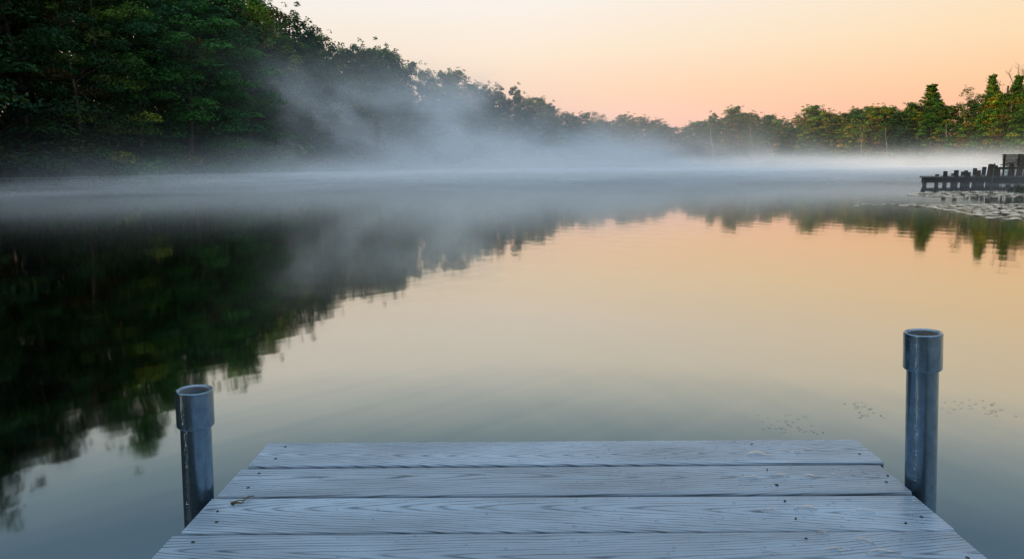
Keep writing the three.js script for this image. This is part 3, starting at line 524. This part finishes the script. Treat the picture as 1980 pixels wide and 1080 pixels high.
// ------------------------------------------------------------------ lily pads
{
  const r = rng(404), shapes = [];
  for (let k = 0; k < 6; k++) {                        // a notched round leaf with a slightly lifted, wavy rim and thickness
    const pos = [0, .004, 0], idx = [], n = 22, w = [r() * 6, r() * 6, r() * 6], cut = .16;
    for (const y of [0, -.003]) for (let i = 0; i <= n; i++) { const a = cut + i / n * (6.2832 - 2 * cut), e = 1 + .05 * Math.sin(3 * a + w[0]) + .03 * Math.sin(5 * a + w[1]); pos.push(Math.cos(a) * e, y + .004 + .006 * Math.max(0, Math.sin(2 * a + w[2])) + .004 * Math.max(0, Math.sin(a * 3 + w[1])), Math.sin(a) * e); }
    for (let i = 1; i <= n; i++) { idx.push(0, i + 1, i, i, i + 1, i + n + 1, i + 1, i + n + 2, i + n + 1); }
    shapes.push(geoOf(pos, idx));
  }
  const M = (a, b, c) => new THREE.MeshPhysicalMaterial({ color: new THREE.Color().setRGB(a, b, c), roughness: .38, specularIntensity: 1, ior: 1.6, clearcoat: 1, clearcoatRoughness: .25, side: THREE.DoubleSide });
  const mats = [M(.40, .43, .37), M(.48, .50, .44), M(.32, .36, .28), M(.54, .54, .49)], odd = [[M(.30, .20, .03), 'yellowing'], [M(.22, .11, .03), 'orange-brown'], [M(.06, .085, .025), 'dark green']];  // pale tones put the sky glare into the pad colour
  const used = [], G = ['lily pads in the far band before the pier', 'lily pads in the near band'], tally = {};
  const tryPad = (band, x, z, s) => {
    if (used.some(([a, b, c]) => Math.hypot(a - x, (b - z)) < (c + s) * .98)) return;
    used.push([x, z, s]);
    const o = r() < .05 ? odd[Math.floor(r() * 3)] : null, m = mesh('lily_pad', shapes[Math.floor(r() * 6)], o ? o[0] : mats[Math.floor(r() * 4)]);
    m.position.set(x, .006 + .004 * r(), z); m.scale.set(s, 1, s); m.rotation.set((r() - .5) * .03, r() * 6.28, (r() - .5) * .03);
    if (o) { const key = o[1] + band, i = tally[key] = (tally[key] ?? -1) + 1; m.userData.odd = [key, o[1]]; tag(m, null, 'lily pad', G[band]); }
    else tag(m, band ? 'glossy lily pad coloured with sky glare in the near band of pads' : 'glossy lily pad coloured with sky glare in the far band of pads before the pier', 'lily pad', G[band]);
  };
  for (let i = 0, n = 0; i < 2600 && used.length < 125; i++) {  // far band
    const d = 21.3 + 4.9 * r(), px = 1745 + 265 * r(), e = n3(px * .02, d * .5, 2);
    const left = 1750 + 26 * Math.abs(d - 23.5) * (d < 23 ? 1 : .5); if (px < left || (d < 22 && e > .1 && px > 1790)) continue;
    tryPad(0, (px - 990) / 1430 * d, -d, .10 + .07 * r());
  }
  const far = used.length;
  for (let i = 0; i < 3000 && used.length < far + 100; i++) {  // near band
    const d = 12.9 + 5.0 * r(), px = 1640 + 370 * r(), left = d > 17.3 ? 1650 + (18.3 - d) * 100 + 90 * r() : 1772 + (17.3 - d) * 38 + 22 * n3(d * 2, 1, 1);
    if (px < left) continue;
    tryPad(1, (px - 990) / 1430 * d, -d, .085 + .06 * r());
  }
  for (let i = 0; i < 7; i++) { const px = 1655 + 18 * i + 6 * r(), d = 17.6 + .9 * r(); tryPad(1, (px - 990) / 1430 * d, -d, .07 + .03 * r()); }
  const odds = scene.children.filter((o) => o.userData.odd).sort((a, b) => pxOf(a.position.x, a.position.z) - pxOf(b.position.x, b.position.z)), seen = {};
  for (const o of odds) { const [key, word] = o.userData.odd, i = seen[key] = (seen[key] ?? -1) + 1; o.userData.label = `${word} lily pad in the ${o.userData.group.includes('far') ? 'far band before the pier' : 'near band'}, ${ordinal(i)} such from left`; delete o.userData.odd; }
}

// ------------------------------------------------------------------ weed tips just under the surface beside the dock
{
  const weed = std(.30, .32, .30, .25);
  const patch = (px0, px1, py, n, label, seed) => {
    const r = rng(seed), d = CAM_H * 1430 / (py - horizonAt((px0 + px1) / 2)) , pos = [], idx = [];
    const cx = ((px0 + px1) / 2 - 990) / 1430 * d, half = (px1 - px0) / 2 / 1430 * d;
    for (let i = 0; i < n; i++) { const x = (r() * 2 - 1) * half, z = (r() - .5) * .22 + x * .12, a = -.25 + .7 * (r() - .5), l = .015 + .035 * r() * r(), w = .0007 + .001 * r(), o = pos.length / 3, c = Math.cos(a), s = Math.sin(a); for (let k = 0; k <= 3; k++) { const t = k / 3, q = w * Math.sin(Math.PI * (.12 + .76 * t)), y = .0012 + .0016 * Math.sin(Math.PI * t) - (k % 3 ? 0 : .003); pos.push(x + c * l * t - s * q, y, z + s * l * t + c * q, x + c * l * t + s * q, y, z + s * l * t - c * q); } for (let k = 0; k < 3; k++) { const b = o + 2 * k; idx.push(b, b + 1, b + 2, b + 1, b + 3, b + 2); } }
    const g = thing('water_weed', cx, 0, -d); mesh('fronds', geoOf(pos, idx), weed, g); tag(g, label, 'water weed', 'weed tips at the surface');
  };
  patch(1478, 1598, 836, 34, 'dark weed tips at the surface just beyond the far board', 1);
  patch(1660, 1712, 806, 26, 'small dark patch of weed tips left of the taller pole', 2);
  patch(1822, 1975, 800, 36, 'scattered dark weed tips right of the taller pole', 3);
}

// ------------------------------------------------------------------ mist: its density sampled on many soft sheets that wander across the lake
{
  const pos = [], col = [], nor = [], idx = [];
  const wisp = (x, y, z) => fbm(x * .12 + y * .09, y * .19 - x * .02, z * .022, 5);
  const shoreFade = (x, z, a, b) => 1 - sm(a, b, lakeDist(x, z));
  const rho = (x, y, z) => {
    const d = Math.hypot(x, z), px = 990 + 1430 * x / Math.max(1, -z), near = sm(22, 74, d) * (1 - .95 * sm(1560, 1780, px) * (1 - sm(36, 46, d)));
    const plume = Math.exp(-(((px - 790) / 230) ** 2)) * sm(38, 60, d), haze = Math.exp(-(((px - 690) / 320) ** 2)) * sm(24, 60, d), mid = Math.exp(-(((px - 1150) / 330) ** 2));
    const low = 3.2 * Math.exp(-Math.pow(Math.max(0, y) / (.75 + .35 * fbm(x * .12, 0, z * .12, 3)), 1.4)) * mix(.7, 1, sm(300, 620, px));
    const hw = 1.6 + .7 * mid + 4.2 * plume + 2.0 * haze + 1.6 * fbm(x * .06, 5, z * .06, 3);
    const w = sm(-.06, .30, wisp(x, y, z)) * Math.exp(-Math.pow(y / hw, 1.7)) * (.50 + .40 * plume + .34 * mid + .25 * haze) * mix(.15, 1, sm(380, 560, px)) * mix(1, .5, sm(1450, 1750, px));
    const veil = haze * Math.exp(-Math.pow(y / 10, 2)) * Math.max(0, .07 + .42 * wisp(x * .8, y * .8, z)) + plume * .11 * Math.exp(-Math.pow(y / 9, 2)) + mid * .08 * Math.exp(-y / 7) * sm(60, 100, d);
    return Math.max(0, near * (low + w + veil));
  };
  const ZS = [26, 31, 37, 44, 52, 61, 71, 82, 95, 109, 124];
  ZS.forEach((zd, s) => {
    const xa = -30, xb = Math.min(62, 16 + zd * .55), nx = Math.round((xb - xa) / .7), ys = []; for (let i = 0, y = .02; y < (zd < 40 ? 5 : 13); i++) { ys.push(y); y += .12 + i * .022; }
    const gapz = s ? (zd - ZS[s - 1]) : 6, o = pos.length / 3;
    for (let i = 0; i <= nx; i++) for (let j = 0; j < ys.length; j++) {
      const x = mix(xa, xb, i / nx), y = ys[j], z = -zd + 2.2 * Math.sin(x * .13 + s * 1.7) + 1.2 * Math.sin(x * .31 + s) + .12 * y * Math.sin(x * .2 + s * 2.3), D = lakeDist(x, z);
      let a = 1 - Math.exp(-rho(x, y, z) * gapz * .30);
      a *= (1 - sm(-.5, 4, D)) * sm(0, .6, y) * (1 - sm(.8, 1, j / (ys.length - 1))) * sm(0, .06, i / nx) * (1 - sm(.94, 1, i / nx));
      pos.push(x, y, z); nor.push(0, .85, .53); col.push(1, 1, 1, Math.min(1, a));
    }
    const n = ys.length; for (let i = 0; i < nx; i++) for (let j = 0; j < n - 1; j++) { const a = o + i * n + j, b = a + n; if (Math.max(col[a * 4 + 3], col[b * 4 + 3], col[a * 4 + 7], col[b * 4 + 7]) > .004) idx.push(a, b, a + 1, b, b + 1, a + 1); }
  });
  // the blanket lying on the water
  [.08, .16, .25, .35, .46, .58, .70].forEach((h, s) => {
    const o = pos.length / 3, nx = 110, nz = 130;
    for (let i = 0; i <= nx; i++) for (let j = 0; j <= nz; j++) {
      const x = -27 + 92 * i / nx, z = -(9 + 140 * Math.pow(j / nz, 1.5)), d = Math.hypot(x, z), D = lakeDist(x, z), y = h + .05 * fbm(x * .3, s, z * .3, 2);
      let a = sm(16 + s * 1.8, 52 + s * 2, d * (1 + .22 * fbm(x * .09, s * .3, z * .09, 4)) + 14 * Math.max(0, -x) / 40) * (.78 + .70 * fbm(x * .22, s * .4, z * .12, 4)) * (1 - sm(-1.2, 1.0, D)) * (1 - .65 * sm(.3, .52, x / -z) * (1 - sm(34, 46, d)));
      pos.push(x, y, z); nor.push(0, 1, 0); col.push(1, 1, 1, Math.min(1, Math.max(0, a)));
    }
    for (let i = 0; i < nx; i++) for (let j = 0; j < nz; j++) { const a = o + i * (nz + 1) + j, b = a + nz + 1; if (Math.max(col[a * 4 + 3], col[b * 4 + 3], col[a * 4 + 7], col[b * 4 + 7]) > .004) idx.push(a, b, a + 1, b, b + 1, a + 1); }
  });
  const mat = new THREE.MeshPhysicalMaterial({ color: new THREE.Color().setRGB(.98, .97, .95), roughness: 1, specularIntensity: 0, vertexColors: true, transparent: true, opacity: .29, side: THREE.DoubleSide, depthWrite: false });
  const m = mesh('mist', geoOf(pos, idx, { normal: nor, color: col, colorSize: 4 }), mat);
  m.castShadow = false; tag(m, 'pale mist drifting low over the far water and rising in wisps before the trees', 'mist', null, 'stuff');
}

renderer.render(scene, camera);
